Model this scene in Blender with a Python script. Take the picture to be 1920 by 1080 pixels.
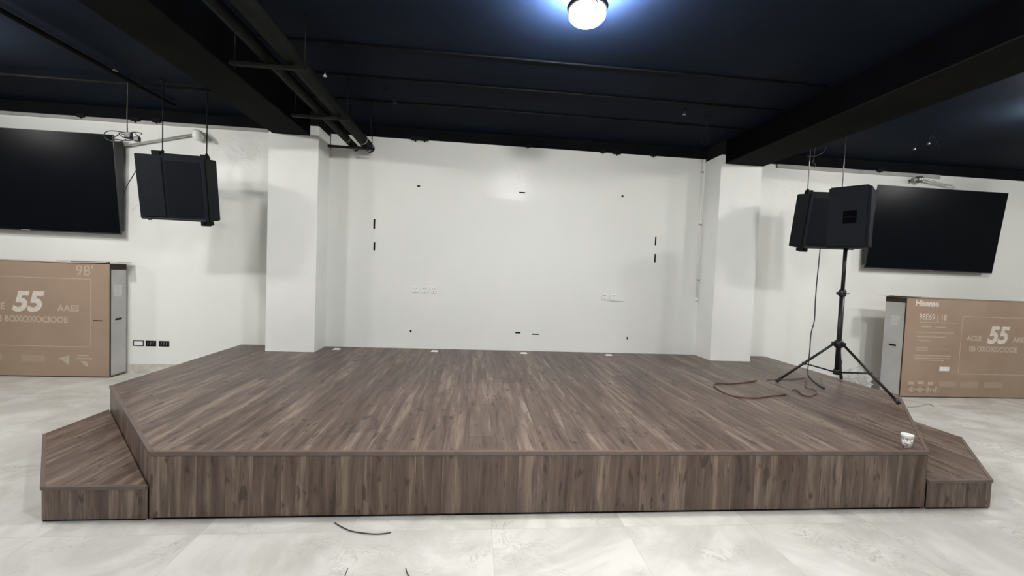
import bpy, bmesh, math, random
from mathutils import Vector, Matrix
random.seed(7)
sc = bpy.context.scene
for o in list(bpy.data.objects): bpy.data.objects.remove(o)
COL = sc.collection
# ---------------------------------------------------------------- camera
F_PX, PITCH, ROLL, YAW, DIST, EYE = 765.97, .0381, .0401, .0916, 5.6938, 1.5
cy, sy = math.cos(YAW), math.sin(YAW)
fw = Vector((sy*math.cos(PITCH), cy*math.cos(PITCH), -math.sin(PITCH)))
rt = Vector((cy, -sy, 0)); up = rt.cross(fw)
r2 = rt*math.cos(ROLL)+up*math.sin(ROLL); u2 = -rt*math.sin(ROLL)+up*math.cos(ROLL)
cam_d = bpy.data.cameras.new('camera'); cam = bpy.data.objects.new('camera', cam_d); COL.objects.link(cam)
M = Matrix((( r2.x, u2.x, -fw.x, 0), (r2.y, u2.y, -fw.y, -DIST), (r2.z, u2.z, -fw.z, EYE), (0, 0, 0, 1)))
cam.matrix_world = M
cam_d.sensor_width = 36; cam_d.lens = F_PX/1920*36; cam_d.clip_start = .05
sc.camera = cam
# ---------------------------------------------------------------- world, exposure
w = bpy.data.worlds.new('world'); sc.world = w; w.use_nodes = True
w.node_tree.nodes['Background'].inputs[0].default_value = (.8, .85, 1, 1)
w.node_tree.nodes['Background'].inputs[1].default_value = .05
sc.view_settings.view_transform = 'Standard'; sc.view_settings.look = 'None'
sc.view_settings.exposure = 0.0; sc.view_settings.gamma = 1; sc.view_settings.use_curve_mapping = False
LAMP_POWER = 560.0          # radiance of a lamp's diffuser
# ceiling lamps: x, y of each (the one in view first)
LAMPS = [(.67, -3.0), (-4.55, -2.1), (5.75, -2.2), (-3.7, -3.1), (5.0, -3.1), (-8.0, -3.2), (9.2, -3.2),
         (.67, -4.9), (-4.4, -6.4), (5.6, -6.4), (.67, -8.2)]
LAMP_GAIN = [.80, .55, .50, .60, .55, .75, .85, 1.22, .32, .34, 1.4]
ZC, ZW, ZB, ZS = 3.38, 3.24, 3.08, .4     # ceiling, top of white wall, beam soffit, stage

# ---------------------------------------------------------------- materials
def mat(name, col=(.5, .5, .5), rough=.5, metal=0, spec=.5, emit=None, es=0, alpha=1, trans=0, coat=0):
    m = bpy.data.materials.new(name); m.use_nodes = True
    b = m.node_tree.nodes['Principled BSDF']
    b.inputs['Base Color'].default_value = (*col, 1); b.inputs['Roughness'].default_value = rough
    b.inputs['Metallic'].default_value = metal; b.inputs['Specular IOR Level'].default_value = spec
    b.inputs['Alpha'].default_value = alpha; b.inputs['Transmission Weight'].default_value = trans
    b.inputs['Coat Weight'].default_value = coat
    if emit: b.inputs['Emission Color'].default_value = (*emit, 1); b.inputs['Emission Strength'].default_value = es
    return m
class NT:
    def __init__(s, m): s.t = m.node_tree; s.b = s.t.nodes['Principled BSDF']; s.pos = s.n('ShaderNodeNewGeometry').outputs['Position']
    def n(s, typ, **kw):
        x = s.t.nodes.new(typ)
        for k, v in kw.items(): setattr(x, k, v)
        return x
    def link(s, a, b): s.t.links.new(a, b)
    def setin(s, nd, i, v):
        if hasattr(v, 'links'): s.link(v, nd.inputs[i])
        else: nd.inputs[i].default_value = v
    def math(s, op, a, b=0.0, c=None):
        x = s.n('ShaderNodeMath', operation=op); s.setin(x, 0, a); s.setin(x, 1, b)
        if c is not None: s.setin(x, 2, c)
        return x.outputs[0]
    def sep(s, v): x = s.n('ShaderNodeSeparateXYZ'); s.link(v, x.inputs[0]); return x.outputs
    def comb(s, a, b, c):
        x = s.n('ShaderNodeCombineXYZ'); s.setin(x, 0, a); s.setin(x, 1, b); s.setin(x, 2, c); return x.outputs[0]
    def noise(s, vec, scale, detail=3, rough=.5, dist=0):
        x = s.n('ShaderNodeTexNoise'); s.link(vec, x.inputs['Vector']); x.inputs['Scale'].default_value = scale
        x.inputs['Detail'].default_value = detail; x.inputs['Roughness'].default_value = rough; x.inputs['Distortion'].default_value = dist
        return x.outputs['Fac']
    def ramp(s, fac, stops, interp='LINEAR'):
        x = s.n('ShaderNodeValToRGB'); s.link(fac, x.inputs[0]); cr = x.color_ramp; cr.interpolation = interp
        while len(cr.elements) < len(stops): cr.elements.new(.5)
        for e, (p, c) in zip(cr.elements, stops): e.position = p; e.color = (*c, 1) if len(c) == 3 else c
        return x.outputs[0]
    def mix(s, fac, a, b, blend='MIX'):
        x = s.n('ShaderNodeMix', data_type='RGBA', blend_type=blend)
        s.setin(x, 0, fac); s.setin(x, 6, a if hasattr(a, 'links') else (*a, 1)); s.setin(x, 7, b if hasattr(b, 'links') else (*b, 1))
        return x.outputs[2]
    def bump(s, h, strength=.1, dist=.01):
        x = s.n('ShaderNodeBump'); s.link(h, x.inputs['Height']); x.inputs['Strength'].default_value = strength
        x.inputs['Distance'].default_value = dist; s.link(x.outputs[0], s.b.inputs['Normal'])

def wall_mat():
    m = mat('white_wall_paint', (.8, .8, .77), .45, spec=.27); t = NT(m)
    big = t.noise(t.pos, .7, 3); t.link(t.ramp(big, [(.3, (.76, .775, .745)), (.7, (.80, .81, .785))]), t.b.inputs['Base Color'])
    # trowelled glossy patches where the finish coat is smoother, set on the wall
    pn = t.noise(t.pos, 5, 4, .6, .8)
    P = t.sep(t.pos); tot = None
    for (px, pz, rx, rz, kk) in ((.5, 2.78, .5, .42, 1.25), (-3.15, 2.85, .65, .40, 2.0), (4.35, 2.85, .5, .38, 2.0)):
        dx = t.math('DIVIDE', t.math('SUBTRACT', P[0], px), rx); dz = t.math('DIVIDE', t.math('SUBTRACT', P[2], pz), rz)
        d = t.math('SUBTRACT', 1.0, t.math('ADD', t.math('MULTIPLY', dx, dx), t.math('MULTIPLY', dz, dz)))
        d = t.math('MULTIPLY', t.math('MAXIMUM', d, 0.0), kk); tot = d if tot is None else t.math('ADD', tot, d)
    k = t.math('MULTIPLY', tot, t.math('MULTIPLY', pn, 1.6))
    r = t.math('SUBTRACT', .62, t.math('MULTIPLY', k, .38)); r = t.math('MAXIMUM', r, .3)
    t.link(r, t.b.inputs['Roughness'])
    h = t.math('ADD', t.math('MULTIPLY', t.noise(t.pos, 2.2, 3), .6), t.math('MULTIPLY', t.math('MULTIPLY', k, t.noise(t.pos, 9, 4, .6)), .5))
    t.bump(h, .5, .03)
    return m
def floor_mat():
    m = mat('cream_marble_tile', (.6, .59, .55), .28); t = NT(m); P = t.sep(t.pos)
    def cell(v, off, size):
        q = t.math('DIVIDE', t.math('SUBTRACT', v, off), size); return t.math('FLOOR', q), t.math('FRACT', q)
    ix, fx = cell(P[0], .15, .8); iy, fy = cell(P[1], -3.37, .8)
    wn = t.n('ShaderNodeTexWhiteNoise', noise_dimensions='2D'); t.link(t.comb(ix, iy, 0), wn.inputs['Vector'])
    off = t.n('ShaderNodeVectorMath', operation='MULTIPLY_ADD'); t.link(wn.outputs['Color'], off.inputs[0]); off.inputs[1].default_value = (9, 9, 9); t.link(t.pos, off.inputs[2])
    n1 = t.noise(off.outputs[0], 1.6, 6, .6, 1.2); n2 = t.noise(off.outputs[0], 5.5, 5, .65, 2.0)
    base = t.ramp(n1, [(.25, (.40, .388, .36)), (.48, (.50, .495, .465)), (.6, (.59, .585, .555)), (.8, (.62, .615, .585))])
    vein = t.ramp(n2, [(.47, (0, 0, 0)), (.5, (1, 1, 1)), (.53, (0, 0, 0))])
    spot = t.ramp(t.noise(off.outputs[0], 3, 2), [(.5, (0, 0, 0)), (.68, (1, 1, 1))])
    vf = t.mix(1.0, vein, spot, 'MULTIPLY')
    c = t.mix(t.math('MULTIPLY', vf, .8), base, (.30, .28, .235))
    tone = t.math('ADD', .95, t.math('MULTIPLY', wn.outputs['Value'], .09))
    c = t.mix(1.0, c, t.comb(tone, tone, tone), 'MULTIPLY')
    e = t.math('MINIMUM', t.math('MINIMUM', fx, t.math('SUBTRACT', 1.0, fx)), t.math('MINIMUM', fy, t.math('SUBTRACT', 1.0, fy)))
    j = t.math('LESS_THAN', e, .0035)
    t.link(t.mix(t.math('MULTIPLY', j, .45), c, (.40, .39, .36)), t.b.inputs['Base Color'])
    t.link(t.math('ADD', .22, t.math('MULTIPLY', n1, .25)), t.b.inputs['Roughness'])
    return m
def wood_mat(name, gain=1.0, contrast=1.0):
    m = mat(name, (.1, .08, .07), .38, spec=.55); t = NT(m); P = t.sep(t.pos)
    along = t.math('SUBTRACT', P[1], P[2])
    pw = .155; q = t.math('DIVIDE', P[0], pw); ix = t.math('FLOOR', q); fx = t.math('FRACT', q)
    w1 = t.n('ShaderNodeTexWhiteNoise', noise_dimensions='1D'); t.link(ix, w1.inputs['W'])
    qa = t.math('ADD', t.math('DIVIDE', P[1], 1.9), w1.outputs['Value']); ia = t.math('FLOOR', qa); fa = t.math('FRACT', qa)
    w2 = t.n('ShaderNodeTexWhiteNoise', noise_dimensions='2D'); t.link(t.comb(ix, ia, 0), w2.inputs['Vector'])
    sh = t.math('MULTIPLY', w1.outputs['Value'], 17.0)
    strip = t.noise(t.comb(t.math('MULTIPLY', P[0], 17), t.math('MULTIPLY', along, 1.5), sh), 1.0, 4, .6, .5)
    grain = t.noise(t.comb(t.math('MULTIPLY', P[0], 90), t.math('MULTIPLY', along, 3), sh), 1.0, 4, .65)
    f = t.math('ADD', t.math('MULTIPLY', strip, .62), t.math('ADD', t.math('MULTIPLY', grain, .22), t.math('MULTIPLY', w2.outputs['Value'], .10)))
    g = gain
    c = t.ramp(f, [(.31, (.048*g, .029*g, .021*g)), (.41, (.094*g, .060*g, .046*g)), (.50, (.140*g, .096*g, .075*g)), (.61, (.270*g, .202*g, .160*g))])
    kn = t.noise(t.comb(t.math('MULTIPLY', P[0], 22), t.math('MULTIPLY', along, 7.0), t.math('ADD', sh, 4)), 1.0, 2, .5, .4)
    kf = t.ramp(kn, [(.62, (0, 0, 0)), (.69, (1, 1, 1))])
    c = t.mix(t.math('MULTIPLY', kf, .7), c, (.026, .015, .012))
    e = t.math('MINIMUM', fx, t.math('SUBTRACT', 1.0, fx)); j = t.math('LESS_THAN', e, .012)
    j2 = t.math('LESS_THAN', t.math('MINIMUM', fa, t.math('SUBTRACT', 1.0, fa)), .0015)
    t.link(t.mix(t.math('MULTIPLY', t.math('MAXIMUM', j, j2), .4), c, (.03, .02, .017)), t.b.inputs['Base Color'])
    t.link(t.math('ADD', .32, t.math('MULTIPLY', grain, .2)), t.b.inputs['Roughness'])
    t.bump(grain, .08, .002)
    return m
def noisy(m, a, b, scale=6, detail=4):
    t = NT(m); t.link(t.ramp(t.noise(t.pos, scale, detail), [(.35, a), (.65, b)]), t.b.inputs['Base Color']); return m
WALL = wall_mat(); FLOOR = floor_mat(); WOOD = wood_mat('dark_oak_laminate', .86)
PLASTER = noisy(mat('white_plaster', rough=.5), (.80, .815, .79), (.83, .84, .82), 2)
DIMWALL = noisy(mat('grey_far_wall_paint', rough=.6), (.20, .20, .19), (.25, .25, .24), 1)
CEIL = noisy(mat('navy_black_ceiling_paint', rough=.5, spec=.01), (.0085, .0115, .0180), (.0110, .0150, .0228), 1.5)
BEAMM = noisy(mat('black_beam_paint', rough=.7, spec=.015), (.0105, .0108, .011), (.0135, .0138, .014), 3)
BEAMK = noisy(mat('jet_black_beam_paint', rough=.75, spec=.01), (.0022, .0023, .0028), (.003, .0032, .004), 3)
BANDM = noisy(mat('dark_grey_wall_band', rough=.75, spec=.01), (.0055, .0058, .0068), (.0075, .008, .0092), 3)
GREYT = noisy(mat('grey_fittings_and_shadow_strip', rough=.7), (.30, .30, .285), (.38, .38, .36), 5)
SKIRT = noisy(mat('granite_skirting', rough=.35), (.50, .47, .42), (.62, .60, .56), 14)
TRIM = noisy(mat('brown_edge_trim', rough=.42), (.115, .086, .074), (.14, .105, .09), 8)
BLACK = noisy(mat('black_cabinet_paint', rough=.62, spec=.08), (.0085, .0105, .014), (.011, .013, .0165), 30)
GRILLE = noisy(mat("black_speaker_grille", rough=.7, spec=.05), (.0065, .0075, .011), (.0085, .0095, .013), 160, 2)
PLASTIC = noisy(mat('black_plastic', rough=.45), (.010, .010, .011), (.016, .016, .017), 20)
STAND = noisy(mat('black_stand_metal', rough=.4, metal=.2), (.008, .008, .009), (.014, .014, .015), 20)
SCREEN = noisy(mat('black_tv_glass', rough=.25, spec=.05), (.0035, .0045, .0065), (.0045, .005, .007), 3)
BEZ = noisy(mat('dark_tv_bezel', rough=.4), (.012, .012, .014), (.02, .02, .022), 12)
STEEL = noisy(mat('galvanised_steel', rough=.35, metal=.8), (.25, .25, .26), (.4, .4, .41), 14)
DKSTEEL = noisy(mat('dark_painted_steel', rough=.6, metal=.0, spec=.08), (.006, .006, .0065), (.012, .012, .012), 14)
PIPEM = noisy(mat('dark_grey_pipe_lagging', rough=.7, spec=.06), (.006, .006, .006), (.010, .010, .0098), 9)
CARD = noisy(mat('brown_cardboard', rough=.75, spec=.25), (.300, .216, .158), (.335, .246, .184), 2.2)
CARDG = noisy(mat('grey_printed_cardboard', rough=.7, spec=.25), (.44, .43, .425), (.50, .49, .485), 3)
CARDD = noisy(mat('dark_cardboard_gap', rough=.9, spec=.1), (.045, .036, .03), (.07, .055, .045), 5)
CARDW = noisy(mat('pale_cardboard_flap', rough=.8, spec=.2), (.50, .46, .42), (.60, .56, .52), 4)
INK = noisy(mat('white_print', rough=.7, spec=.2), (.56, .50, .45), (.66, .60, .55), 30)
INK2 = noisy(mat('faded_print', rough=.7, spec=.2), (.43, .345, .275), (.50, .40, .325), 30)
INKG = noisy(mat('grey_print', rough=.7, spec=.2), (.54, .535, .53), (.60, .59, .58), 20)
LABELW = noisy(mat('white_sticker', rough=.6), (.7, .68, .65), (.78, .76, .73), 20)
WHITEP = noisy(mat('white_socket_plastic', rough=.35), (.82, .83, .82), (.86, .87, .86), 10)
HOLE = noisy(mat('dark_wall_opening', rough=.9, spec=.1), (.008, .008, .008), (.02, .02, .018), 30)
ORANGE = noisy(mat('dusty_red_rubber_cord', rough=.55), (.115, .055, .045), (.16, .085, .07), 25)
CORD = noisy(mat('black_rubber_cord', rough=.5), (.02, .018, .018), (.035, .030, .03), 25)
PAPER = mat('printed_paper_cup', (.8, .8, .8), .55)
t = NT(PAPER)
c0 = t.ramp(t.noise(t.pos, 62, 3, .6, .5), [(.44, (.22, .17, .16)), (.52, (.62, .58, .57)), (.62, (.80, .78, .77))])
t.link(c0, t.b.inputs['Base Color'])
BAG = mat('clear_plastic_film', (.9, .92, .92), .12, trans=.75, alpha=.55); NT(BAG)
_t = NT(BAG); _t.bump(_t.noise(_t.pos, 30, 4), .6, .01)
GLOWS = [mat('lit_lamp_diffuser', (.9, .95, 1), .4, emit=(1.0, .985, .945), es=LAMP_POWER*g_) for i, g_ in enumerate(LAMP_GAIN)]

GLOWUP = mat('added_blue_ceiling_glow', (.5, .7, 1), .4, emit=(.42, .60, 1), es=LAMP_POWER*7.5)  # added emitter for the blue glow on the ceiling
# ---------------------------------------------------------------- mesh helpers
class MB:
    def __init__(s): s.b = bmesh.new()
    def box(s, x0, x1, y0, y1, z0, z1, mi=0, bev=0, rot=None, piv=None):
        r = bmesh.ops.create_cube(s.b, size=1)['verts']
        for v in r: v.co = Vector(((x0+x1)/2+v.co.x*(x1-x0), (y0+y1)/2+v.co.y*(y1-y0), (z0+z1)/2+v.co.z*(z1-z0)))
        fs = {f for v in r for f in v.link_faces}
        for f in fs: f.material_index = mi
        if bev:
            es = list({e for f in fs for e in f.edges})
            bmesh.ops.bevel(s.b, geom=es, offset=bev, segments=2, affect='EDGES', profile=.6)
        if rot is not None:
            bmesh.ops.rotate(s.b, verts=[v for v in r if v.is_valid], cent=piv or (0, 0, 0), matrix=rot)
        return s
    def prism(s, pts, z0, z1, mi=0):
        lo = [s.b.verts.new((x, y, z0)) for x, y in pts]; hi = [s.b.verts.new((x, y, z1)) for x, y in pts]
        n = len(pts); fs = [s.b.faces.new(lo[::-1]), s.b.faces.new(hi)]
        for i in range(n): fs.append(s.b.faces.new((lo[i], lo[(i+1) % n], hi[(i+1) % n], hi[i])))
        for f in fs: f.material_index = mi
        return s
    def quad(s, pts, mi=0):
        f = s.b.faces.new([s.b.verts.new(p) for p in pts]); f.material_index = mi; return s
    def tube(s, pts, r, n=10, r1=None, mi=0, caps=True):
        pts = [Vector(p) for p in pts]; rings = []
        prev = None
        for i, p in enumerate(pts):
            if i == 0: d = pts[1]-pts[0]
            elif i == len(pts)-1: d = pts[-1]-pts[-2]
            else: d = (pts[i+1]-pts[i-1])
            d.normalize()
            if prev is None:
                a = Vector((0, 0, 1)) if abs(d.z) < .9 else Vector((1, 0, 0)); a = (a-d*a.dot(d)).normalized()
            else: a = (prev-d*prev.dot(d)).normalized()
            prev = a; b = d.cross(a)
            rr = r if r1 is None else r+(r1-r)*i/(len(pts)-1)
            rings.append([s.b.verts.new(p+(a*math.cos(2*math.pi*k/n)+b*math.sin(2*math.pi*k/n))*rr) for k in range(n)])
        for A, B in zip(rings, rings[1:]):
            for k in range(n):
                f = s.b.faces.new((A[k], A[(k+1) % n], B[(k+1) % n], B[k])); f.smooth = True; f.material_index = mi
        if caps: s.b.faces.new(rings[0][::-1]).material_index = mi; s.b.faces.new(rings[-1]).material_index = mi
        return s
    def lathe(s, prof, c=(0, 0, 0), n=32, mi=0):
        rings = []
        for r, z in prof:
            if r < 1e-5: rings.append([s.b.verts.new((c[0], c[1], c[2]+z))])
            else: rings.append([s.b.verts.new((c[0]+r*math.cos(2*math.pi*k/n), c[1]+r*math.sin(2*math.pi*k/n), c[2]+z)) for k in range(n)])
        for A, B in zip(rings, rings[1:]):
            for k in range(n):
                if len(A) == 1 and len(B) == 1: continue
                if len(A) == 1: vs = (A[0], B[(k+1) % n], B[k])
                elif len(B) == 1: vs = (A[k], A[(k+1) % n], B[0])
                else: vs = (A[k], A[(k+1) % n], B[(k+1) % n], B[k])
                f = s.b.faces.new(vs); f.smooth = True; f.material_index = mi
        return s
    def build(s, name, mats, parent=None, loc=None):
        bmesh.ops.recalc_face_normals(s.b, faces=s.b.faces)
        me = bpy.data.meshes.new(name); s.b.to_mesh(me); s.b.free()
        for m in (mats if isinstance(mats, (list, tuple)) else [mats]): me.materials.append(m)
        o = bpy.data.objects.new(name, me); COL.objects.link(o)
        if parent: o.parent = parent
        if loc: o.location = loc
        return o
def tag(o, label, cat, group=None):
    o['label'] = label; o['category'] = cat
    if group: o['group'] = group
    return o
def struct(o, label=None):
    o['kind'] = 'structure'
    if label: o['label'] = label
    return o
def empty(name, loc=(0, 0, 0), rz=0, rx=0):
    o = bpy.data.objects.new(name, None); COL.objects.link(o); o.location = loc; o.rotation_euler = (rx, 0, rz); o.empty_display_size = .1
    return o
def smooth_path(pts, k=6):
    P = [Vector(p) for p in pts]; out = []
    for i in range(len(P)-1):
        a = P[max(i-1, 0)]; b = P[i]; c = P[i+1]; d = P[min(i+2, len(P)-1)]
        for j in range(k):
            u = j/k; out.append(.5*((2*b)+(c-a)*u+(2*a-5*b+4*c-d)*u*u+(3*b-a-3*c+d)*u**3))
    out.append(P[-1]); return out
def text_mesh(body, size, m, parent, name, origin, xdir=(1, 0, 0), zdir=(0, 0, 1), align='CENTER', bold=0, shear=0, sx=1.0, label=None):
    cu = bpy.data.curves.new('lettering', 'FONT'); cu.body = body; cu.size = size; cu.align_x = align; cu.align_y = 'CENTER'
    cu.offset = bold; cu.shear = shear; cu.extrude = .0012; cu.resolution_u = 3
    tmp = bpy.data.objects.new('lettering', cu); COL.objects.link(tmp)
    dg = bpy.context.evaluated_depsgraph_get(); dg.update()
    me = bpy.data.meshes.new_from_object(tmp.evaluated_get(dg)); bpy.data.objects.remove(tmp); bpy.data.curves.remove(cu)
    X = Vector(xdir).normalized(); Z = Vector(zdir).normalized(); N = X.cross(Z)
    O = Vector(origin)
    for v in me.vertices: v.co = O+X*(v.co.x*sx)+Z*v.co.y+N*v.co.z
    me.materials.clear(); me.materials.append(m)
    o = bpy.data.objects.new(name, me); COL.objects.link(o); o.parent = parent
    if label: o['label'] = label
    return o

# ---------------------------------------------------------------- room shell
X0, X1, Y0 = -10.5, 11.8, -13.0
struct(MB().box(X0, X1, Y0, .2, -.12, 0).build('floor', FLOOR), 'cream marble tiled floor')
struct(MB().box(X0, X1, Y0, .2, ZC, ZC+.15).build('ceiling', CEIL), 'navy black painted ceiling')
wb = MB()
# fine-edged wall slab
wb.box(X0, X1, 0, .2, 0, ZC)
struct(wb.build('wall_back', WALL), 'glossy white painted wall behind the stage')
struct(MB().box(X0-.2, X0, Y0, .2, 0, ZC).build('wall_left', DIMWALL))
struct(MB().box(X1, X1+.2, Y0, .2, 0, ZC).build('wall_right', DIMWALL))
struct(MB().box(X0, X1, Y0-.2, Y0, 0, ZC).build('wall_rear', DIMWALL))
PLX, PRX, PD = (-2.5625, -1.9765), (3.2549, 3.8413), -.394
def pillar(name, xs):
    b = MB(); b.box(xs[0], xs[1], PD, 0, ZS if False else 0, 3.2, 0); b.box(xs[0]+.002, xs[1]-.002, PD+.002, 0, 3.2, ZC, 1)
    return struct(b.build(name, [PLASTER, BEAMM]), 'square white pillar')
pillar('wall_pillar_left', PLX); pillar('wall_pillar_right', PRX)
def band(name, x0, x1):
    return struct(MB().box(x0, x1, -.03, 0, ZW, ZC).build(name, BANDM), 'black painted strip along the top of the wall')
band('trim_1', X0, PLX[0]); band('trim_2', PLX[1], PRX[0]); band('trim_3', PRX[1], X1)
struct(MB().box(X0, PLX[0]-.0, -.02, 0, 3.20, ZW).build('shadow_strip_left', GREYT)); struct(MB().box(4.35, 7.0, -.02, 0, 3.185, ZW).build('shadow_strip_right', GREYT))  # grey strips stand in for the shadow line under the dark band
struct(MB().box(X0, -3.05, -.015, 0, 0, .12).build('baseboard_left', SKIRT)); struct(MB().box(4.36, X1, -.015, 0, 0, .12).build('baseboard_right', SKIRT))
struct(MB().box(-2.52, -2.08, Y0, PD, ZB+.012, ZC, 0).box(-2.52, -2.08, Y0, PD, ZB, ZB+.012, 1).build('ceiling_beam_left', [BEAMK, BEAMM]), 'black ceiling beam running out from the left pillar')
struct(MB().box(3.31, 3.86, Y0, PD, ZB+.012, ZC, 0).box(3.31, 3.86, Y0, PD, ZB, ZB+.012, 1).build('ceiling_beam_right', [BEAMK, BEAMM]), 'black ceiling beam running out from the right pillar')

# ---------------------------------------------------------------- stage
G = .002
SP = [(-3.056, -G), (-3.056, -1.96), (-1.80, -3.24), (3.10, -3.24), (4.345, -1.96), (4.345, -G)]
# notch the platform around the two pillars
outline = [(-3.056, -G), (-3.056, -1.96), (-1.80, -3.24), (3.10, -3.24), (4.345, -1.96), (4.345, -G),
           (PRX[1]+G, -G), (PRX[1]+G, PD-G), (PRX[0]-G, PD-G), (PRX[0]-G, -G),
           (PLX[1]+G, -G), (PLX[1]+G, PD-G), (PLX[0]-G, PD-G), (PLX[0]-G, -G)]
st = empty('stage_platform', (.645, -1.6, 0)); tag(st, 'wide low stage platform clad in dark brown wood planks, with chamfered front corners', 'stage')
def under(o, p):
    o.parent = p; o.matrix_parent_inverse = Matrix.Translation(-Vector(p.location)); return o
def inset(pts, d):
    c = Vector((.645, -1.2)); return [(x+(d if x < c.x else -d)*0, y) for x, y in pts]
under(MB().prism(outline, .018, .375).build('fascia', WOOD), st)
under(MB().prism(outline, .3755, .4).build('deck', WOOD), st)
bk = [(-3.045, -.01), (-3.045, -1.955), (-1.795, -3.229), (3.095, -3.229), (4.334, -1.955), (4.334, -.01)]
def ribbon(pts, h0, h1, wd, m, name, parent):
    b = MB()
    for (a, c) in zip(pts, pts[1:]):
        A = Vector((*a, 0)); B = Vector((*c, 0)); d = (B-A).normalized(); nrm = Vector((d.y, -d.x, 0))
        if nrm.dot(Vector((.645, -1.2, 0))-A) > 0: nrm = -nrm
        q = [A+nrm*.006-d*.0, B+nrm*.006+d*.0, B-nrm*wd, A-nrm*wd]
        lo = [b.b.verts.new((p.x, p.y, h0)) for p in q]; hi = [b.b.verts.new((p.x, p.y, h1)) for p in q]
        b.b.faces.new(lo[::-1]); b.b.faces.new(hi)
        for i in range(4): b.b.faces.new((lo[i], lo[(i+1) % 4], hi[(i+1) % 4], hi[i]))
    return under(b.build(name, m), parent)
ribbon(SP[1:5], .380, .4035, .016, TRIM, 'edge_trim', st)
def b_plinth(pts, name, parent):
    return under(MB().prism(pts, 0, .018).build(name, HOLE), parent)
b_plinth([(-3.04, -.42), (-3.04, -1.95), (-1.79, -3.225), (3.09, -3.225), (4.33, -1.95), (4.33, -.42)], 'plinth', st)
def step(pts, label, loc, tr):
    s = empty('stage_step', loc); tag(s, label, 'step', 'low steps at the front corners of the stage')
    under(MB().prism(pts, .012, .2).build('tread_box', WOOD), s)
    c = Vector((sum(p[0] for p in pts)/len(pts), sum(p[1] for p in pts)/len(pts)))
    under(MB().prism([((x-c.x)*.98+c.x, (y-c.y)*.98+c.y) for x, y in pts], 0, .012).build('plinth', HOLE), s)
    ribbon(tr, .184, .2035, .014, TRIM, 'edge_trim', s); return s
o_ = .008
step([(-3.056, -1.96-o_*1.4), (-3.056, -2.50), (-2.36, -3.24), (-1.80-o_*1.4, -3.24)], 'low dark wood step at the left front corner of the stage', (-2.6, -2.7, 0), [(-3.056, -2.50), (-2.36, -3.24), (-1.82, -3.24)])
step([(4.345, -1.96-o_*1.4), (4.345, -2.50), (3.605, -3.24), (3.10+o_*1.4, -3.24)], 'low dark wood step at the right front corner of the stage', (3.9, -2.7, 0), [(4.345, -2.50), (3.605, -3.24), (3.12, -3.24)])

# floor boxes along the back of the deck
for i, (x, nm) in enumerate(((-1.765, 'nearest the left pillar'), (-.50, 'second from the left pillar'), (.70, 'third from the left pillar'), (1.89, 'farthest from the left pillar'))):
    e = empty('floor_socket', (x, -.2, ZS)); tag(e, 'small white socket plate on the stage floor, '+nm, 'socket', 'white sockets along the back of the stage')
    MB().box(-.045, .045, -.03, .03, 0, .008, bev=.002).build('plate', WHITEP, e)
    MB().box(-.035, .035, -.02, .02, .008, .016, bev=.002).build('cover', WHITEP, e)

# ---------------------------------------------------------------- wall fittings
def outlet(x, z, label, grp, w=.078, h=.085):
    e = empty('wall_socket', (x, -.001, z)); tag(e, label, 'socket', grp)
    MB().box(-w/2, w/2, -.012, 0, -h/2, h/2, bev=.003).build('face_plate', WHITEP, e)
    for sx in (-.012, .012): MB().box(sx-.003, sx+.003, -.0135, -.0118, .008, .024).build('pin_slot', HOLE, e)
    MB().box(-.004, .004, -.0135, -.0118, -.024, -.014).build('earth_slot', HOLE, e)
    MB().box(-w/2+.012, w/2-.012, -.016, -.012, -h/2+.006, -h/2+.018, bev=.001).build('switch', WHITEP, e)
g = 'white socket plates on the wall at mid height'
outlet(-.80, 1.215, 'white wall socket, leftmost of the row of three behind the stage', g)
outlet(-.68, 1.215, 'white wall socket, middle of the row of three behind the stage', g)
outlet(-.56, 1.215, 'white wall socket, rightmost of the row of three behind the stage', g)
outlet(1.855, 1.205, 'white wall socket, left one of the pair nearer the right pillar', g)
outlet(1.98, 1.205, 'white wall socket, right one of the pair, above a cable cover', g)
tag(MB().box(1.94, 2.14, -.016, -.001, 1.150, 1.160, bev=.003).build('cable_cover', WHITEP), 'thin white cable cover beneath the right pair of sockets', 'cable cover')
def slot(x, z, wd, h, label, grp, frame=.0):
    e = empty('wall_opening', (x, 0, z)); tag(e, label, 'wall opening', grp)
    MB().box(-wd/2, wd/2, -.004, -.0005, -h/2, h/2, bev=.001).build('dark_recess', HOLE, e)
    b = MB()
    b.box(-wd/2-.004, wd/2+.004, -.003, -.0005, h/2, h/2+.004); b.box(-wd/2-.004, wd/2+.004, -.003, -.0005, -h/2-.004, -h/2)
    b.box(-wd/2-.004, -wd/2, -.003, -.0005, -h/2, h/2); b.box(wd/2, wd/2+.004, -.003, -.0005, -h/2, h/2); b.build('rim', WHITEP, e)
g = 'narrow upright slots in the wall'
slot(-1.377, 2.079, .024, .13, 'narrow upright black slot in the wall, upper one beside the left pillar', g)
slot(-1.369, 1.777, .024, .11, 'narrow upright black slot in the wall, lower one beside the left pillar', g)
slot(2.568, 2.033, .022, .12, 'narrow upright black slot in the wall, upper one beside the right pillar', g)
slot(2.574, 1.788, .022, .12, 'narrow upright black slot in the wall, lower one beside the right pillar', g)
g = 'small dark holes in the stage wall'
slot(-.805, 2.62, .04, .022, 'small dark hole high on the wall, left of the centre', g)
slot(2.046, 2.644, .03, .026, 'small dark hole high on the wall, right of the centre', g)
slot(.611, 2.614, .085, .018, 'small dark slit high on the wall under the glossy patch', g)
slot(-.852, .637, .026, .028, 'small dark hole low on the wall, below the three sockets', g)
slot(.631, .655, .075, .022, 'flat black slit low on the wall, left one of the middle two', g)
slot(.882, .640, .095, .018, 'flat black slit low on the wall, right one of the middle two', g)
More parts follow.
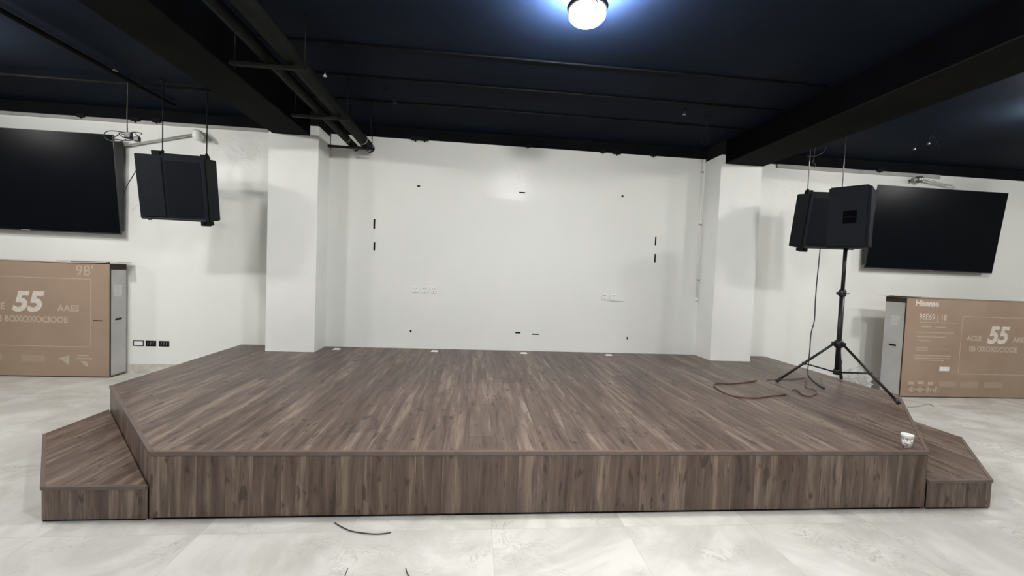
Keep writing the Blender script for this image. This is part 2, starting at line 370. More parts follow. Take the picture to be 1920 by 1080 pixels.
slot(2.222, .619, .018, .034, 'small dark hole low on the wall, below the pair of sockets', g)
# back boxes left of the stage
g = 'low recessed boxes in the wall left of the stage'
def backbox(x, label, dark):
    e = empty('recessed_box', (x, 0, .387)); tag(e, label, 'wall box', g)
    b = MB(); w_, h_ = .062, .036
    b.box(-w_, w_, -.006, -.0005, h_-.008, h_); b.box(-w_, w_, -.006, -.0005, -h_, -h_+.008); b.box(-w_, -w_+.008, -.006, -.0005, -h_, h_); b.box(w_-.008, w_, -.006, -.0005, -h_, h_)
    b.build('frame', HOLE, e)
    MB().box(-w_+.008, w_-.008, -.003, -.0005, -h_+.008, h_-.008).build('inside', HOLE if dark else WHITEP, e)
    if dark:
        for k in range(3): MB().tube([(-.04+k*.035, -.004, -.02), (-.03+k*.03, -.010, .0), (-.035+k*.035, -.004, .02)], .003, 6).build('wire_end', GREYT, e)
backbox(-4.32, 'recessed wall box with a white cover and dark rim, nearest the left carton', False)
backbox(-4.17, 'open dark recessed wall box with wires, middle of the three', True)
backbox(-4.01, 'open dark recessed wall box with wires, nearest the stage', True)
# conduit beside right pillar
c = empty('wall_conduit', (3.225, -.02, 2.2)); tag(c, 'thin white conduit running down the wall corner beside the right pillar', 'conduit')
under(MB().tube([(3.195, -.016, ZW-.01), (3.215, -.016, 2.4), (3.225, -.016, 1.24)], .011, 10).build('pipe', PLASTER), c)
for z in (3.05, 2.3, 1.5): under(MB().box(3.185+(3.05-z)*.02, 3.225+(3.05-z)*.02, -.03, -.001, z-.01, z+.01, bev=.003).build('clip', GREYT), c)
under(MB().box(3.205, 3.245, -.035, -.001, 1.195, 1.24, bev=.004).build('end_fitting', PLASTER), c)

# ---------------------------------------------------------------- televisions
def tv(xc, label, lean=.085, zt=2.985, zb=1.775, wdt=2.17):
    e = empty('television', (xc, 0, (zt+zb)/2)); tag(e, label, 'television', 'wall mounted televisions')
    H = zt-zb; p = empty; a = math.atan2(.12, H)
    R = Matrix.Translation((0, -.165, 0)) @ Matrix.Rotation(a, 4, 'X')
    def fix(o): o.data.transform(R); return o
    fix(MB().box(-wdt/2, wdt/2, -.0, .022, -H/2, H/2, bev=.004).build('frame', BEZ, e))
    fix(MB().box(-wdt/2+.008, wdt/2-.008, -.0015, .0, -H/2+.016, H/2-.008).build('screen', SCREEN, e))
    def yt(z): return -.165+.024-math.tan(a)*z        # rear face of the tilted frame
    b = MB(); xs_ = (-wdt/2+.012, wdt/2-.012); z0_, z1_ = -H/2+.05, H/2-.07
    pr = [(yt(z0_), z0_), (yt(z1_), z1_), (-.052, z1_), (-.046, z0_)]
    A_ = [b.b.verts.new((xs_[0], y_, z_)) for y_, z_ in pr]; B_ = [b.b.verts.new((xs_[1], y_, z_)) for y_, z_ in pr]
    b.b.faces.new(A_); b.b.faces.new(B_[::-1])
    for q in range(4): b.b.faces.new((A_[q], B_[q], B_[(q+1) % 4], A_[(q+1) % 4]))
    b.build('back_cover', PLASTIC, e)
    fix(MB().box(-.05, .05, -.003, -.0015, -H/2+.005, -H/2+.011).build('indicator', GREYT, e))
    b = MB(); b.box(-.4, .4, -.045, -.001, -.22, .22, bev=.004)
    b.build('wall_bracket', DKSTEEL, e)
tv(-4.455-1.085, 'large black flat television on the wall left of the stage, above a carton')
tv(5.76+1.075, 'large black flat television on the wall right of the stage, beside the stand speaker', wdt=2.13)

# ---------------------------------------------------------------- cartons
def carton(name, x0, x1, yf, yb, H, label, side, left=False):
    xc = (x0+x1)/2; e = empty('television_carton', (xc, (yf+yb)/2, 0)); tag(e, label, 'cardboard box', 'large television cartons against the wall')
    W = (x1-x0)/2; D = (yb-yf)/2
    body = MB().box(-W, W, -D, D, .012, H-.03, bev=.004).build('carton_body', CARD, e)
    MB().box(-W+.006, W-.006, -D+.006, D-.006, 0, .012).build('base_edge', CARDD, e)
    s = side
    # end panel, printed grey, recessed under a dark sleeve gap
    MB().box(s*(W+.001), s*(W+.007), -D+.012, D-.008, .03, H-.10, bev=.001).build('end_panel', CARDG, e)
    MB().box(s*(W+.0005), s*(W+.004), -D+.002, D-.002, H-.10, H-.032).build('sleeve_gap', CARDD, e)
    MB().box(s*(W+.0005), s*(W+.009), -D+.0, -D+.012, .02, H-.03).build('sleeve_edge', CARDD, e)
    # hand hole and printed marks on the end panel
    b = MB().box(s*(W+.0065), s*(W+.009), -.045, .045, H*.50-.012, H*.50+.012, bev=.003); b.build('hand_hole', HOLE, e)
    b = MB(); b.box(s*(W+.0065), s*(W+.0078), -.07, .05, H*.70, H*.80); b.build('end_print', INKG, e)
    return e, W, D
def line_frame(b, x0, x1, z0, z1, y, t_=.008):
    b.box(x0, x1, y-.0012, y, z0, z0+t_); b.box(x0, x1, y-.0012, y, z1-t_, z1); b.box(x0, x0+t_, y-.0012, y, z0, z1); b.box(x1-t_, x1, y-.0012, y, z0, z1)
HB = 1.435
# left carton
xl0, xl1 = -6.64, -4.45
e, W, D = carton('l', xl0, xl1, -.27, -.03, HB, 'large brown carton printed 98 and 55 under the left television', 1, True)
xc = (xl0+xl1)/2; yf = -D-.0002
lid = MB()
lid.prism([(-W-.005, -D-.005), (W*.62, -D-.012), (W*.62, D), (-W-.005, D)], HB-.03, HB-.024)
b_ = lid.b
lid.box(W*.62, W*.98, -D-.02, D+.0, HB-.026, HB-.018, rot=Matrix.Rotation(-.035, 3, 'Y'), piv=(W*.62, 0, HB-.022))
lid.build('top_flap', CARDW, e)
MB().box(W*.45, W+.08, -D+.01, D-.02, HB-.018, HB-.006, rot=Matrix.Rotation(-.01, 3, 'Y'), piv=(W*.45, 0, HB)).build('loose_lid_sheet', CARDW, e)
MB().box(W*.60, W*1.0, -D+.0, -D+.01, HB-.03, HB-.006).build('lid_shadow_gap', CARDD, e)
fb = MB(); line_frame(fb, -5.80-xc, -4.655-xc, .375, 1.215, yf); fb.build('printed_frame', INK2, e)
text_mesh('55', .33, INK, e, 'printed_number', (-5.37-xc, yf, .905), bold=.013, shear=.22, sx=.98, label='large white number 55')
text_mesh("98'", .175, INK2, e, 'printed_size', (-4.73-xc, yf, 1.308), label='pale number 98')
text_mesh('ACLE', .105, INK2, e, 'printed_word', (-5.73-xc, yf, .85), bold=.003)
text_mesh('AAES', .105, INK2, e, 'printed_word', (-4.91-xc, yf, .845), bold=.003)
text_mesh('BB BOXOXOCIOOE', .105, INK2, e, 'printed_line', (-5.33-xc, yf, .70), bold=.003, sx=.88)
b = MB()
for x, z, ww, hh in ((-5.75, .235, .22, .07), (-5.30, .225, .26, .075)): b.box(x-xc-ww/2, x-xc+ww/2, yf-.001, yf, z-hh/2, z+hh/2)
b.build('printed_block', mat('very_faint_print', (.365, .28, .215), .75), e)
b = MB()
for x, z, ww, hh in ((-4.74, .27, .11, .012), (-4.73, .235, .17, .016)): b.box(x-xc-ww/2, x-xc+ww/2, yf-.001, yf, z-hh/2, z+hh/2)
b.quad([(-4.78-xc, yf-.001, .205), (-4.70-xc, yf-.001, .20), (-4.69-xc, yf-.001, .13), (-4.73-xc, yf-.001, .15)])
b.quad([(-5.02-xc, yf-.001, .235), (-4.90-xc, yf-.001, .27), (-4.90-xc, yf-.001, .15)])
b.build('printed_symbols', INK2, e)
MB().box(-4.66+.03-xc, -4.66+.13-xc, yf-.0015, yf, .70, .712).build('front_slit', CARDD, e)
# right carton
xr0, xr1 = 5.872, 8.07
e, W, D = carton('r', xr0, xr1, -.648, -.36, 1.40, 'large brown carton printed 55 with a white sticker, under the right television', -1)
xc = (xr0+xr1)/2; yf = -D-.0002
MB().prism([(-W-.004, -D-.006), (W+.004, -D-.006), (W+.004, D), (-W-.004, D)], 1.37, 1.376).build('top_flap', CARD, e)
MB().box(-W-.14, -W+.55, -D+.05, D, 1.388, 1.394, rot=Matrix.Rotation(.012, 3, 'Y'), piv=(-W, 0, 1.385)).build('loose_lid_sheet', CARDW, e)
MB().box(-W-.0, -W+.5, D-.06, D-.03, 1.376, 1.388).build('lid_support', CARDW, e)
fb = MB(); line_frame(fb, 6.73-xc, 7.86-xc, .335, 1.145, yf); fb.build('printed_frame', INK2, e)
text_mesh('55', .33, INK, e, 'printed_number', (7.30-xc, yf, .885), bold=.013, shear=.22, sx=.98, label='large white number 55')
text_mesh('Hisense', .115, INK, e, 'printed_logo', (6.00-xc, yf, 1.30), align='LEFT', bold=.004, sx=.97, label='white lettering at the top left')
text_mesh('98E69 | 18', .115, INK, e, 'printed_model_line', (6.07-xc, yf, 1.115), align='LEFT', sx=.85)
text_mesh('ACLE', .095, INK2, e, 'printed_word', (6.94-xc, yf, .84), bold=.004)
text_mesh('AAES', .095, INK2, e, 'printed_word', (7.66-xc, yf, .835), bold=.004)
text_mesh('BB OXOXOCIOOE', .105, INK2, e, 'printed_line', (7.25-xc, yf, .69), bold=.003, sx=.86)
b = MB()
for x0, x1, z, h in ((6.08, 6.66, 1.045, .008), (6.12, 6.27, .985, .018), (6.33, 6.49, .985, .018), (6.04, 6.62, .905, .010), (6.06, 6.50, .845, .010), (6.10, 6.27, .79, .008),
                     (6.06, 6.24, .69, .010), (6.34, 6.56, .68, .008), (6.06, 6.24, .66, .008), (6.04, 6.60, .585, .012), (6.04, 6.60, .55, .012), (6.06, 6.5, .52, .01)):
    b.box(x0-xc, x1-xc, yf-.001, yf, z-h/2, z+h/2)
b.build('printed_text_lines', INK2, e)
b = MB()
for x, z, s_ in ((6.02, .20, .04), (6.17, .21, .045), (6.32, .20, .04)): b.box(x-xc-s_, x-xc+s_, yf-.001, yf, z-s_*.5, z+s_*.5)
for k in range(4): line_frame(b, 5.99+k*.125-xc, 6.08+k*.125-xc, .07, .15, yf, .014); b.box(6.02+k*.125-xc, 6.05+k*.125-xc, yf-.001, yf, .09, .13)
b.build('printed_symbols', INK2, e)
b = MB()
for x0, x1 in ((6.45, 6.72), (6.78, 7.05), (7.15, 7.45)): b.box(x0-xc, x1-xc, yf-.001, yf, .15, .23)
b.build('printed_block', mat('very_faint_print_right', (.35, .27, .205), .75), e)
MB().box(6.44-xc, 6.59-xc, yf-.002, yf, .375, .435, bev=.0006).build('sticker', LABELW, e)

# ---------------------------------------------------------------- hung loudspeakers
def hung_speaker(loc, rz, mir, label, rods, tilt=.17):
    e = empty('hanging_speaker', loc, rz); tag(e, label, 'loudspeaker', 'black loudspeakers hung either side of the stage')
    Wd, Hh, Dp = .66, .67, .30; R = Matrix.Rotation(tilt, 4, 'X')
    def fix(o): o.data.transform(R); return o
    m = mir
    def bx(b, x0, x1, *a, **k): return b.box(min(m*x0, m*x1), max(m*x0, m*x1), *a, **k)
    # cabinet: wedge in plan, narrower at the back
    b = MB(); b.prism([(-Wd/2, -Dp/2), (Wd/2, -Dp/2), (Wd/2-.03, Dp/2), (-Wd/2+.10, Dp/2)] if m > 0 else [(-Wd/2, -Dp/2), (Wd/2, -Dp/2), (Wd/2-.10, Dp/2), (-Wd/2+.03, Dp/2)], -Hh/2, Hh/2)
    bmesh.ops.bevel(b.b, geom=list(b.b.edges), offset=.008, segments=2, affect='EDGES')
    fix(b.build('cabinet', BLACK, e))
    b = MB(); bx(b, -Wd/2+.015, -Wd/2+.25, -Dp/2-.010, -Dp/2, -Hh/2+.03, Hh/2-.025, bev=.004); fix(b.build('horn_panel', BLACK, e))
    b = MB(); bx(b, -Wd/2+.275, Wd/2-.045, -Dp/2-.006, -Dp/2, -Hh/2+.05, Hh/2-.05, bev=.003); fix(b.build('grille', GRILLE, e))
    b = MB(); bx(b, Wd/2-.042, Wd/2-.004, -Dp/2-.014, -Dp/2, -Hh/2-.0, Hh/2, bev=.005); fix(b.build('corner_post', BLACK, e))
    b = MB(); bx(b, -Wd/2+.02, Wd/2-.03, -Dp/2-.012, -Dp/2, -Hh/2, -Hh/2+.022, bev=.003); fix(b.build('bottom_rail', PLASTIC, e))
    b = MB(); bx(b, -.20, Wd/2-.02, -.05, .0, Hh/2, Hh/2+.028, bev=.004); bx(b, -.22, -.14, -.06, .01, Hh/2, Hh/2+.05, bev=.006); bx(b, Wd/2-.09, Wd/2-.03, -.06, .01, Hh/2, Hh/2+.045, bev=.006)
    fix(b.build('fly_bar', DKSTEEL, e))
    b = MB(); bx(b, Wd/2-.09, Wd/2-.055, -.15, -.03, -Hh/2-.035, -Hh/2, bev=.004); bx(b, Wd/2-.035, Wd/2-.0, -.15, -.06, -Hh/2-.04, -Hh/2, bev=.004); bx(b, Wd/2-.09, Wd/2, -.15, -.12, -Hh/2-.045, -Hh/2-.03, bev=.004)
    fix(b.build('lower_bracket', DKSTEEL, e))
    b = MB().tube([(m*(-Wd/2+.06), -.1, -Hh/2), (m*(-Wd/2+.06), -.1, -Hh/2-.014)], .018, 12); fix(b.build('rubber_foot', PLASTIC, e))
    Rz = Matrix.Rotation(-rz, 3, 'Z')
    for x in rods:
        base = R @ Vector((m*x, -.025, Hh/2+.04)); top = Vector((base.x, base.y, ZC-loc[2]))
        rod = MB().tube([base, top], .0055, 8).build('hanging_rod', DKSTEEL if m > 0 else STEEL, e)
        MB().lathe([(0, -.02), (.014, -.02), (.014, .015), (.008, .02), (0, .02)], base, 10).build('nut', DKSTEEL, rod)
        MB().box(top.x-.025, top.x+.025, top.y-.025, top.y+.025, top.z-.008, top.z, bev=.002).build('ceiling_plate', DKSTEEL, rod)
    return e
HUNG_LEFT = hung_speaker((-3.245, -.86, 2.27), .10, 1, 'wide black loudspeaker hung on two rods between the left television and pillar', (-.13, .29))
hung_speaker((4.40, -.84, 2.305), -.12, -1, 'wide black loudspeaker hung on rods behind the stand speaker', (-.13, .29))

# ---------------------------------------------------------------- stand speaker and stand
SX, SY = 3.885, -1.70
e = empty('speaker_stand', (SX, SY, ZS)); tag(e, 'black tripod speaker stand on the right of the stage', 'speaker stand')
MB().tube([(0, 0, .16), (0, 0, 1.03)], .0235, 20).build('lower_pole', STAND, e)
MB().tube([(0, 0, 1.03), (0, 0, 1.49)], .0175, 20).build('upper_pole', STAND, e)
hub = MB().lathe([(0, .44), (.034, .44), (.042, .455), (.042, .50), (.034, .515), (0, .515)], n=20)
hub.build('leg_collar', STAND, e)
MB().lathe([(0, .15), (.032, .15), (.034, .16), (.034, .195), (.03, .205), (0, .205)], n=20).build('brace_collar', STAND, e)
cl = MB().lathe([(0, .985), (.030, .985), (.034, 1.0), (.034, 1.045), (.024, 1.06), (0, 1.06)], n=20).build('height_collar', STAND, e)
MB().tube([(.03, -.0, 1.02), (.075, -.01, 1.022)], .006, 8).build('locking_pin', STEEL, cl)
k = MB().tube([(-.03, 0, 1.02), (-.06, 0, 1.02)], .014, 12); k.build('knob', PLASTIC, cl)
FEET = [(3.359, -1.516), (4.309, -1.326), (3.996, -2.251)]
for fx, fy in FEET:
    d = Vector((fx-SX, fy-SY, 0)); L = d.length; u = d/L
    a = u*.045+Vector((0, 0, .478)); f = u*L+Vector((0, 0, .024))
    leg = MB().tube([a, a.lerp(f, .5), f], .0125, 12).build('leg', STAND, e)
    MB().tube([f-(f-a).normalized()*.045, f+(f-a).normalized()*.012], .017, 12).build('rubber_foot', PLASTIC, leg)
    mid = a.lerp(f, .52)
    br = MB(); br.tube([u*.03+Vector((0, 0, .178)), mid], .008, 8); br.build('brace', STAND, leg)
    MB().lathe([(0, -.016), (.018, -.016), (.018, .016), (0, .016)], mid, 12).build('rivet_joint', PLASTIC, leg)
    b = MB(); b.box(-.016, .016, -.016, .016, .455, .50, bev=.004); o = b.build('hinge', STAND, leg)
    o.data.transform(Matrix.Translation(u*.046))
e = empty('stand_speaker', (SX+.02, SY, 1.895), -.90); tag(e, 'black portable loudspeaker with a square handle recess, on top of the tripod stand', 'loudspeaker')
b = MB(); b.prism([(-.165, -.15), (.165, -.15), (.165, .15), (-.165, .15)], 0, .63)
bmesh.ops.bevel(b.b, geom=list(b.b.edges), offset=.012, segments=3, affect='EDGES'); b.build('cabinet', BLACK, e)
MB().box(.164, .180, -.142, .142, .015, .615, bev=.007).build('front_grille', noisy(mat('grey_speaker_grille', rough=.7, spec=.05), (.012, .012, .016), (.017, .017, .022), 200), e)
hd = MB(); hd.box(-.035, .075, -.1525, -.15, .245, .375, bev=.001); hd = hd.build('handle_recess', BEAMK, e)
MB().box(-.030, .070, -.157, -.152, .30, .32, bev=.002).build('handle_bar', BANDM, hd)
MB().lathe([(0, -.004), (.03, -.004), (.03, .0), (0, .0)], (0, 0, .0), 16).build('pole_socket', PLASTIC, e)

# ---------------------------------------------------------------- cables on the stage
def cable(name, pts, r, m, label, cat='cable', grp=None, k=8, plug=None):
    P = smooth_path(pts, k); o = MB().tube(P, r, 8).build(name, m)
    o = tag(o, label, cat, grp)
    if plug:
        d = (P[-1]-P[-2]).normalized(); MB().tube([P[-1]-d*.005, P[-1]+d*.045], .012, 8, r1=.009).build('plug', m, o)
    return o
cable('extension_cord', [(3.166, -1.451, 0.408), (2.952, -1.548, 0.408), (2.741, -1.603, 0.408), (2.614, -1.594, 0.408), (2.515, -1.705, 0.408), (2.467, -1.935, 0.408), (2.522, -2.066, 0.408), (2.684, -2.093, 0.408), (2.887, -2.029, 0.408), (3.053, -1.982, 0.408)], .0075, ORANGE, 'dusty red extension cord curled on the stage left of the tripod', plug=True)
cable('cable_offcut', [(3.309, -1.425, 0.408), (3.477, -1.391, 0.408), (3.67, -1.361, 0.408), (3.868, -1.3, 0.408)], .005, ORANGE, 'short dull red cable piece on the stage behind the tripod leg')
cable('speaker_cable', [(4.406, -0.8, 1.993), (4.226, -0.999, 1.887), (4.22, -0.995, 1.624), (4.218, -0.991, 1.326), (4.227, -0.987, 1.059), (4.198, -0.984, 0.891), (4.197, -0.981, 0.656), (4.193, -0.978, 0.453), (4.142, -1.04, 0.408), (4.003, -1.216, 0.408), (3.837, -1.481, 0.408), (3.73, -1.705, 0.408)], .006, CORD, 'dark cable hanging from the right hung speaker down to the stage', plug=True)
cable('speaker_cable', [(3.893, -1.305, 0.408), (3.658, -1.564, 0.408), (3.53, -1.72, 0.408), (3.546, -1.79, 0.408), (3.496, -1.889, 0.408), (3.332, -2.007, 0.408), (3.265, -1.983, 0.408), (3.335, -1.839, 0.408), (3.305, -1.801, 0.408)], .006, ORANGE, 'short reddish cable snaking on the stage beside the tripod')
cable('wire_scrap', [(-0.758, -3.295, 0.006), (-0.691, -3.346, 0.006), (-0.622, -3.381, 0.006), (-0.514, -3.403, 0.006), (-0.45, -3.4, 0.006), (-0.42, -3.392, 0.006)], .003, CORD, 'dark wire scrap on the tiled floor in front of the stage')
cable('wire_scrap', [(-0.573, -3.669, 0.006), (-0.572, -3.698, 0.006), (-0.571, -3.726, 0.006)], .0022, CORD, 'tiny dark wire offcut on the floor at the bottom of the picture, left one')
cable('wire_scrap', [(-0.29, -3.676, 0.006), (-0.28, -3.705, 0.006), (-0.265, -3.73, 0.006)], .0022, CORD, 'tiny dark wire offcut on the floor at the bottom of the picture, right one')
cable('floor_cable', [(5.492, -1.078, 0.006), (5.672, -1.052, 0.006), (5.887, -0.962, 0.006), (5.959, -0.959, 0.006), (5.891, -1.045, 0.006)], .005, GREYT, 'grey cable end on the floor in front of the right carton')
# ---------------------------------------------------------------- cup, plastic bag
e = empty('paper_cup', (3.012, -3.175, ZS+.0005)); tag(e, 'white paper cup with dark printing at the front right edge of the stage', 'cup')
MB().lathe([(0, .004), (.020, .004), (.022, 0), (.023, .0), (.0315, .070), (.030, .070), (.0215, .006), (0, .006)], n=28).build('cup_wall', PAPER, e)
MB().lathe([(.0305, .069), (.0335, .069), (.0350, .0895), (.0358, .092), (.0340, .094), (.0325, .091), (.0305, .069)], n=28).build('rim', WHITEP, e)
e.rotation_euler = (0, 0, 0)
rnd = random.Random(3)
b = MB(); bmesh.ops.create_icosphere(b.b, subdivisions=4, radius=1)
from mathutils import noise as mn
for v in b.b.verts:
    n_ = v.co.normalized(); k = 1+.35*mn.noise(n_*2.3)+.22*mn.noise(n_*6)+.12*mn.noise(n_*13)
    v.co = Vector((n_.x*.20*k, n_.y*.12*k, max(-.0, .15+n_.z*.17*k)))
bag = b.build('plastic_bag', BAG); bag.location = (5.42, -.42, .002); tag(bag, 'crumpled clear plastic bag on the floor between the tripod and the right carton', 'plastic bag')

# ---------------------------------------------------------------- pipes below the ceiling
def pipe(name, x, z, r, m, label, y0=-11.5, y1=-.13, clamps=()):
    e = empty(name, (x, y1, z)); tag(e, label, 'pipe', 'pipes running beside the left beam')
    L = y0-y1
    MB().tube([(0, L, 0), (0, 0, 0)], r, 24).build('insulated_tube', m, e)
    MB().tube([(0, -.03, 0), (0, .012, 0)], r*.82, 20).build('open_end', DKSTEEL, e)
    for c_ in clamps: MB().tube([(0, c_-y1-.012, 0), (0, c_-y1+.012, 0)], r+.004, 20).build('clamp', STEEL, e)
pipe('ceiling_pipe', -1.43, 3.05, .062, PIPEM, 'thick dark pipe beside the left beam, nearer the middle of the room', clamps=(-.22, -.50))
pipe('ceiling_pipe', -1.60, 3.03, .042, PIPEM, 'slimmer dark pipe beside the left beam, nearer the beam', y1=-.16, clamps=(-.25,-.55))
for y, lab in ((-2.41, 'grey hanger bar under the pipes, farthest from the wall in view'), (-1.38, 'grey hanger bar under the pipes, middle of three'), (-.38, 'grey hanger bar under the pipes, nearest the back wall')):
    e = empty('pipe_hanger', (-1.60, y, 2.972)); tag(e, lab, 'pipe hanger', 'bars carrying the pipes beside the left beam')
    MB().box(-.27, .29, -.02, .02, -.012, .014, bev=.003).build('cross_bar', DKSTEEL, e)
    for sx in (-.24, .26):
        r_ = MB().tube([(sx, 0, -.035), (sx, 0, ZC-2.972)], .005, 8).build('threaded_rod', DKSTEEL, e)
for y, z in ((-.87, 3.370), (-1.46, 3.370), (-2.05, 3.370)):
    o = MB().tube([(-1.95 if z > 3.34 else 0, y, z), (3.25, y, z)], .009, 10).build('ceiling_conduit', DKSTEEL)
    tag(o, {-.87: 'thin dark conduit across the middle ceiling, nearest the back wall', -1.46: 'thin dark conduit across the middle ceiling, second from the back wall', -2.05: 'thin dark conduit across the middle ceiling, nearest the lit lamp'}[y], 'conduit', 'conduits across the middle ceiling')
o = MB().tube([(-9, -.9, 3.345), (-2.56, -.9, 3.345)], .014, 10).build('ceiling_conduit', DKSTEEL); tag(o, 'thin dark conduit across the ceiling above the left television', 'conduit')
o = MB().tube([(-3.67, -7, 3.335), (-3.67, -.35, 3.335)], .022, 12).build('ceiling_conduit', BEAMM); tag(o, 'black conduit along the ceiling left of the left beam', 'conduit')
# sprinkler heads
def sprinkler(x, y, label, m=STEEL):
    e = empty('sprinkler_head', (x, y, ZC)); tag(e, label, 'sprinkler', 'sprinkler heads on the ceiling')
    MB().tube([(0, 0, 0), (0, 0, -.03)], .012, 10).build('stem', DKSTEEL, e)
    MB().lathe([(0, -.03), (.008, -.03), (.008, -.045), (.02, -.05), (.02, -.053), (0, -.053)], n=12).build('deflector', m, e)
sprinkler(-1.52, -1.50, 'small bright sprinkler head right of the left beam', WHITEP)
sprinkler(2.25, -1.27, 'small sprinkler head on the ceiling in front of the right pillar')
sprinkler(-3.60, -1.25, 'small sprinkler head on the ceiling left of the left beam')
# elbow pipe
e = empty('drain_elbow', (-1.02, -1.15, ZC)); tag(e, 'short curved dark pipe end hanging from the ceiling right of the pipes', 'pipe')
MB().tube(smooth_path([(0, 0, 0), (0, 0, -.03), (.03, 0, -.06), (.07, 0, -.07), (.10, 0, -.11)], 5), .02, 12).build('elbow', DKSTEEL, e)
MB().tube([(.095, 0, -.10), (.103, 0, -.125)], .025, 12).build('collar', DKSTEEL, e)
e = empty('drop_rod', (-1.25, -.80, ZC)); tag(e, 'thin dark rod dropping from the ceiling by the pipe ends', 'rod')
MB().tube([(0, 0, 0), (0, 0, -.36)], .004, 8).build('rod', DKSTEEL, e); MB().box(-.02, .02, -.02, .02, -.006, 0).build('plate', DKSTEEL, e)
# clips along the top of the white wall
CL = [(-4.98, 'above the left television'), (-4.35, 'above the gap beside the left television'), (-4.10, 'above the left hung speaker'), (-.86, 'near the pipe ends'), (-.74, 'second from the pipe ends'),
      (.66, 'above the glossy patch'), (1.72, 'right of the glossy patch'), (1.92, 'second right of the glossy patch'), (2.45, 'nearest the right pillar'), (5.97, 'above the right television')]
for x, lab in CL:
    e = empty('wall_clip', (x, 0, ZW)); tag(e, 'small black clip at the top of the wall, '+lab, 'clip', 'clips along the top of the wall')
    s_ = rnd.uniform(.8, 1.3)
    MB().box(-.05*s_, .05*s_, -.045, -.03, -.018*s_, .03, bev=.006).build('clip_body', BEAMM, e)
    MB().tube([(0, -.038, -.012), (.004, -.038, -.035*s_)], .008, 8).build('screw', BEAMM, e)

# loose wires and fittings
def bundle(name, loc, loops, label, cat='cable', m=CORD, r=.005, tail=None):
    e = empty(name, loc); tag(e, label, cat)
    for (cx_, cz_, rx, rz_, ph) in loops:
        pts = [(cx_+rx*math.cos(a+ph)+.01*math.sin(3*a), .02*math.sin(2*a), cz_+rz_*math.sin(a+ph)) for a in [2*math.pi*i/22 for i in range(21)]]
        MB().tube(pts, r, 6).build('loop', m, e)
    if tail: MB().tube(smooth_path(tail, 5), r, 6).build('tail', m, e)
    return e
e = bundle('cable_coil', (-3.72, -.95, 2.79), [(-.10, -.02, .13, .055, 0), (.02, .0, .09, .035, 1), (-.05, -.03, .10, .03, 2), (.09, .0, .05, .04, .5)], 'tangled dark cable coil hanging between the left television and hung speaker', tail=[(0, 0, .0), (-.005, 0, .2), (0, 0, .4), (0, 0, ZC-2.79)])
MB().box(-.02, .04, -.02, .02, -.03, .03, bev=.006).build('connector', PLASTIC, e); MB().box(.07, .12, -.02, .02, -.06, -.01, bev=.006).build('connector', PLASTIC, e)
# projector arm / fitting on the left wall
e = empty('wall_light_fitting', (-3.55, -.03, 3.05)); tag(e, 'grey arm with a white fitting fixed high on the wall above the left hung speaker', 'wall fitting')
MB().tube([(-1.0, -.02, -.17), (-.1, -.02, .05)], .011, 10).build('arm', GREYT, e)
MB().lathe([(0, -.07), (.03, -.065), (.055, -.03), (.06, .02), (.045, .06), (0, .07)], (-.02, -.06, .03), 16).build('white_fitting', WHITEP, e)
MB().tube([(.03, -.06, .05), (.075, -.09, -.0), (.09, -.09, -.03)], .022, 10).build('grey_nozzle', GREYT, e)
e = empty('wall_spotlight', (6.55, -.05, 3.10)); tag(e, 'small chrome fitting with loose wires high on the wall above the right television', 'wall fitting')
MB().lathe([(0, -.05), (.035, -.045), (.05, 0), (.045, .04), (0, .05)], (0, -.05, .03), 16).build('head', STEEL, e)
MB().tube([(-.09, -.03, .02), (-.02, -.05, .03)], .03, 12, r1=.02).build('bracket', GREYT, e)
for k in range(3): MB().tube(smooth_path([(.03, -.05, .03), (.2+.1*k, -.04, .04-.03*k), (.4+.12*k, -.03, .0-.02*k), (.6, -.02, -.03*k)], 5), .004, 6).build('wire', GREYT, e)
# dangling wires at right bay and in front of right pillar
def dangle(loc, strands, label, m=STEEL, fit=None):
    e = empty('hanging_wires', loc); tag(e, label, 'cable')
    for s in strands: MB().tube(smooth_path(s, 5), .0045, 6).build('wire', m, e)
    if fit: 
        for f in fit: MB().lathe([(0, -.015), (.012, -.012), (.016, 0), (.012, .012), (0, .015)], f, 10).build('connector', STEEL, e)
    return e
dangle((2.55, -1.15, ZC), [[(0, 0, 0), (.02, 0, -.10), (.035, 0, -.19), (-.02, 0, -.25), (-.005, 0, -.31), (.06, .01, -.31), (.07, 0, -.25), (.03, 0, -.20), (.05, 0, -.12), (.07, 0, 0)],
                           [(.05, 0, 0), (.03, 0, -.07), (.06, .01, -.16), (.03, 0, -.24)]], 'dark looped wires dangling from the ceiling by the right pillar', m=DKSTEEL)
dangle((4.20, -.85, ZC), [[(0, 0, 0), (.0, 0, -.16), (-.01, 0, -.30), (.0, 0, -.37)], [(-.10, 0, -.27), (0, .01, -.265), (.10, 0, -.22), (.15, 0, -.14)], [(0, 0, -.30), (-.03, 0, -.34), (.02, 0, -.37), (0, 0, -.42)]], 'dark wires hanging above the inner end of the right hung speaker', m=CORD)
dangle((5.5, -1.1, ZC), [[(0, 0, 0), (-.03, 0, -.05), (-.03, 0, -.12)], [(0, 0, 0), (.08, 0, -.07), (.12, 0, -.16)], [(-.10, .1, 0), (-.10, .1, -.12)]], 'thin wires with bright connectors hanging from the ceiling right of the right beam', m=DKSTEEL, fit=[(-.03, 0, -.10), (-.10, .1, -.14)])
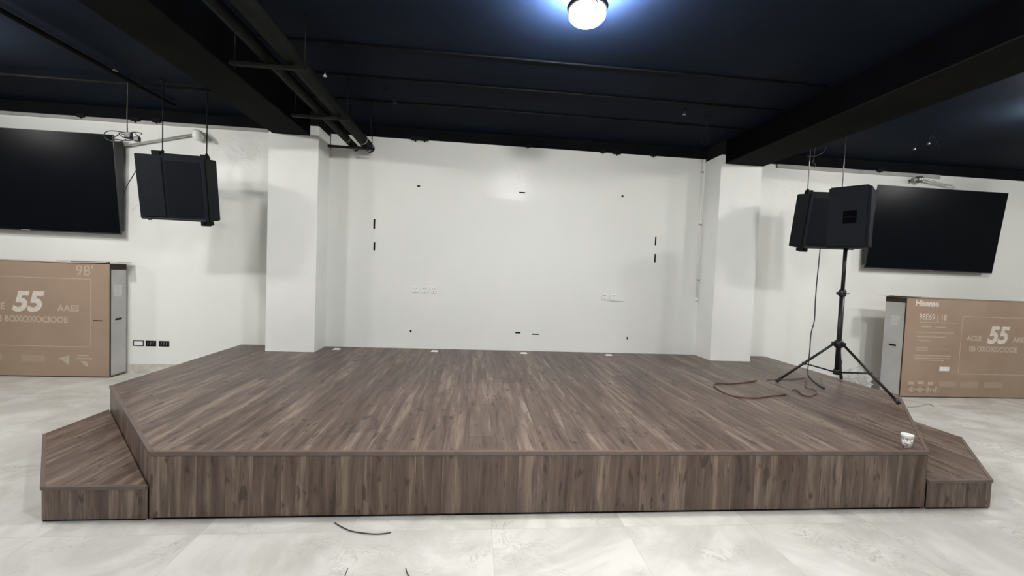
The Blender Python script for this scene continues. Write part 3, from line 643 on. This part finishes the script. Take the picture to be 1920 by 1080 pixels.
# cord from the left tv
o = cable('cord', [(-3.698, -0.86, 2.451), (-3.865, -0.7, 2.397), (-4.11, -0.45, 2.346), (-4.342, -0.2, 2.273), (-4.417, -0.12, 2.144)], .005, CORD, 'thin dark cord running from the left hung speaker to the left television')
for k_ in ('label', 'category'): del o[k_]
o.parent = HUNG_LEFT; o.matrix_parent_inverse = (Matrix.Translation(HUNG_LEFT.location) @ Matrix.Rotation(.10, 4, 'Z')).inverted()

# ---------------------------------------------------------------- ceiling lamps
for i, (x, y) in enumerate(LAMPS):
    zl = 3.20
    e = empty('ceiling_lamp', (x, y, zl))
    lab = ['round lit lamp with dangling wires above the stage, the one lamp in view'] + ['round lit lamp hanging from the ceiling, out of view']*10
    labs = {1: 'left bay nearest the back wall', 2: 'right bay nearest the back wall', 3: 'left bay, second from the back wall', 4: 'right bay, second from the back wall', 5: 'far left side of the room', 6: 'far right side of the room',
            7: 'middle bay, behind the camera', 8: 'left bay, behind the camera', 9: 'right bay, behind the camera', 10: 'middle bay, farthest behind the camera'}
    tag(e, lab[0] if i == 0 else 'round lit ceiling lamp, '+labs[i], 'ceiling lamp', 'round lamps hanging below the ceiling')
    MB().lathe([(0, -.052), (.04, -.050), (.075, -.042), (.10, -.028), (.117, -.008), (.118, .006), (.105, .024), (.075, .036), (.04, .041), (0, .042)], n=36).build('diffuser', GLOWS[i], e)
    MB().lathe([(.098, .026), (.10, .034), (.07, .046), (.035, .050)], n=36).build('added_glow_shell', GLOWUP, e) if i == 0 else None  # extra glowing shell, added only to throw blue light upward
    if i == 0: MB().lathe([(.106, .024), (.126, .030), (.134, .052), (.131, .052), (.123, .033), (.106, .027), (.106, .024)], n=40).build('added_glow_shield', DKSTEEL, e)  # added ring that blocks the shell's blue light from the wall
    MB().lathe([(0, .035), (.035, .035), (.04, .05), (.03, .075), (0, .08)], n=20).build('holder', DKSTEEL, e)
    MB().tube([(0, 0, .07), (.01, 0, .13), (0, 0, ZC-zl)], .005, 8).build('flex', CORD, e)
    if i == 0:
        MB().tube(smooth_path([(.02, -.03, .09), (-.02, -.125, .03), (-.012, -.14, -.03), (.01, -.135, -.055), (.03, -.13, -.02), (.02, -.125, .03), (.03, -.05, .1)], 5), .004, 6).build('loose_wire', DKSTEEL, e)
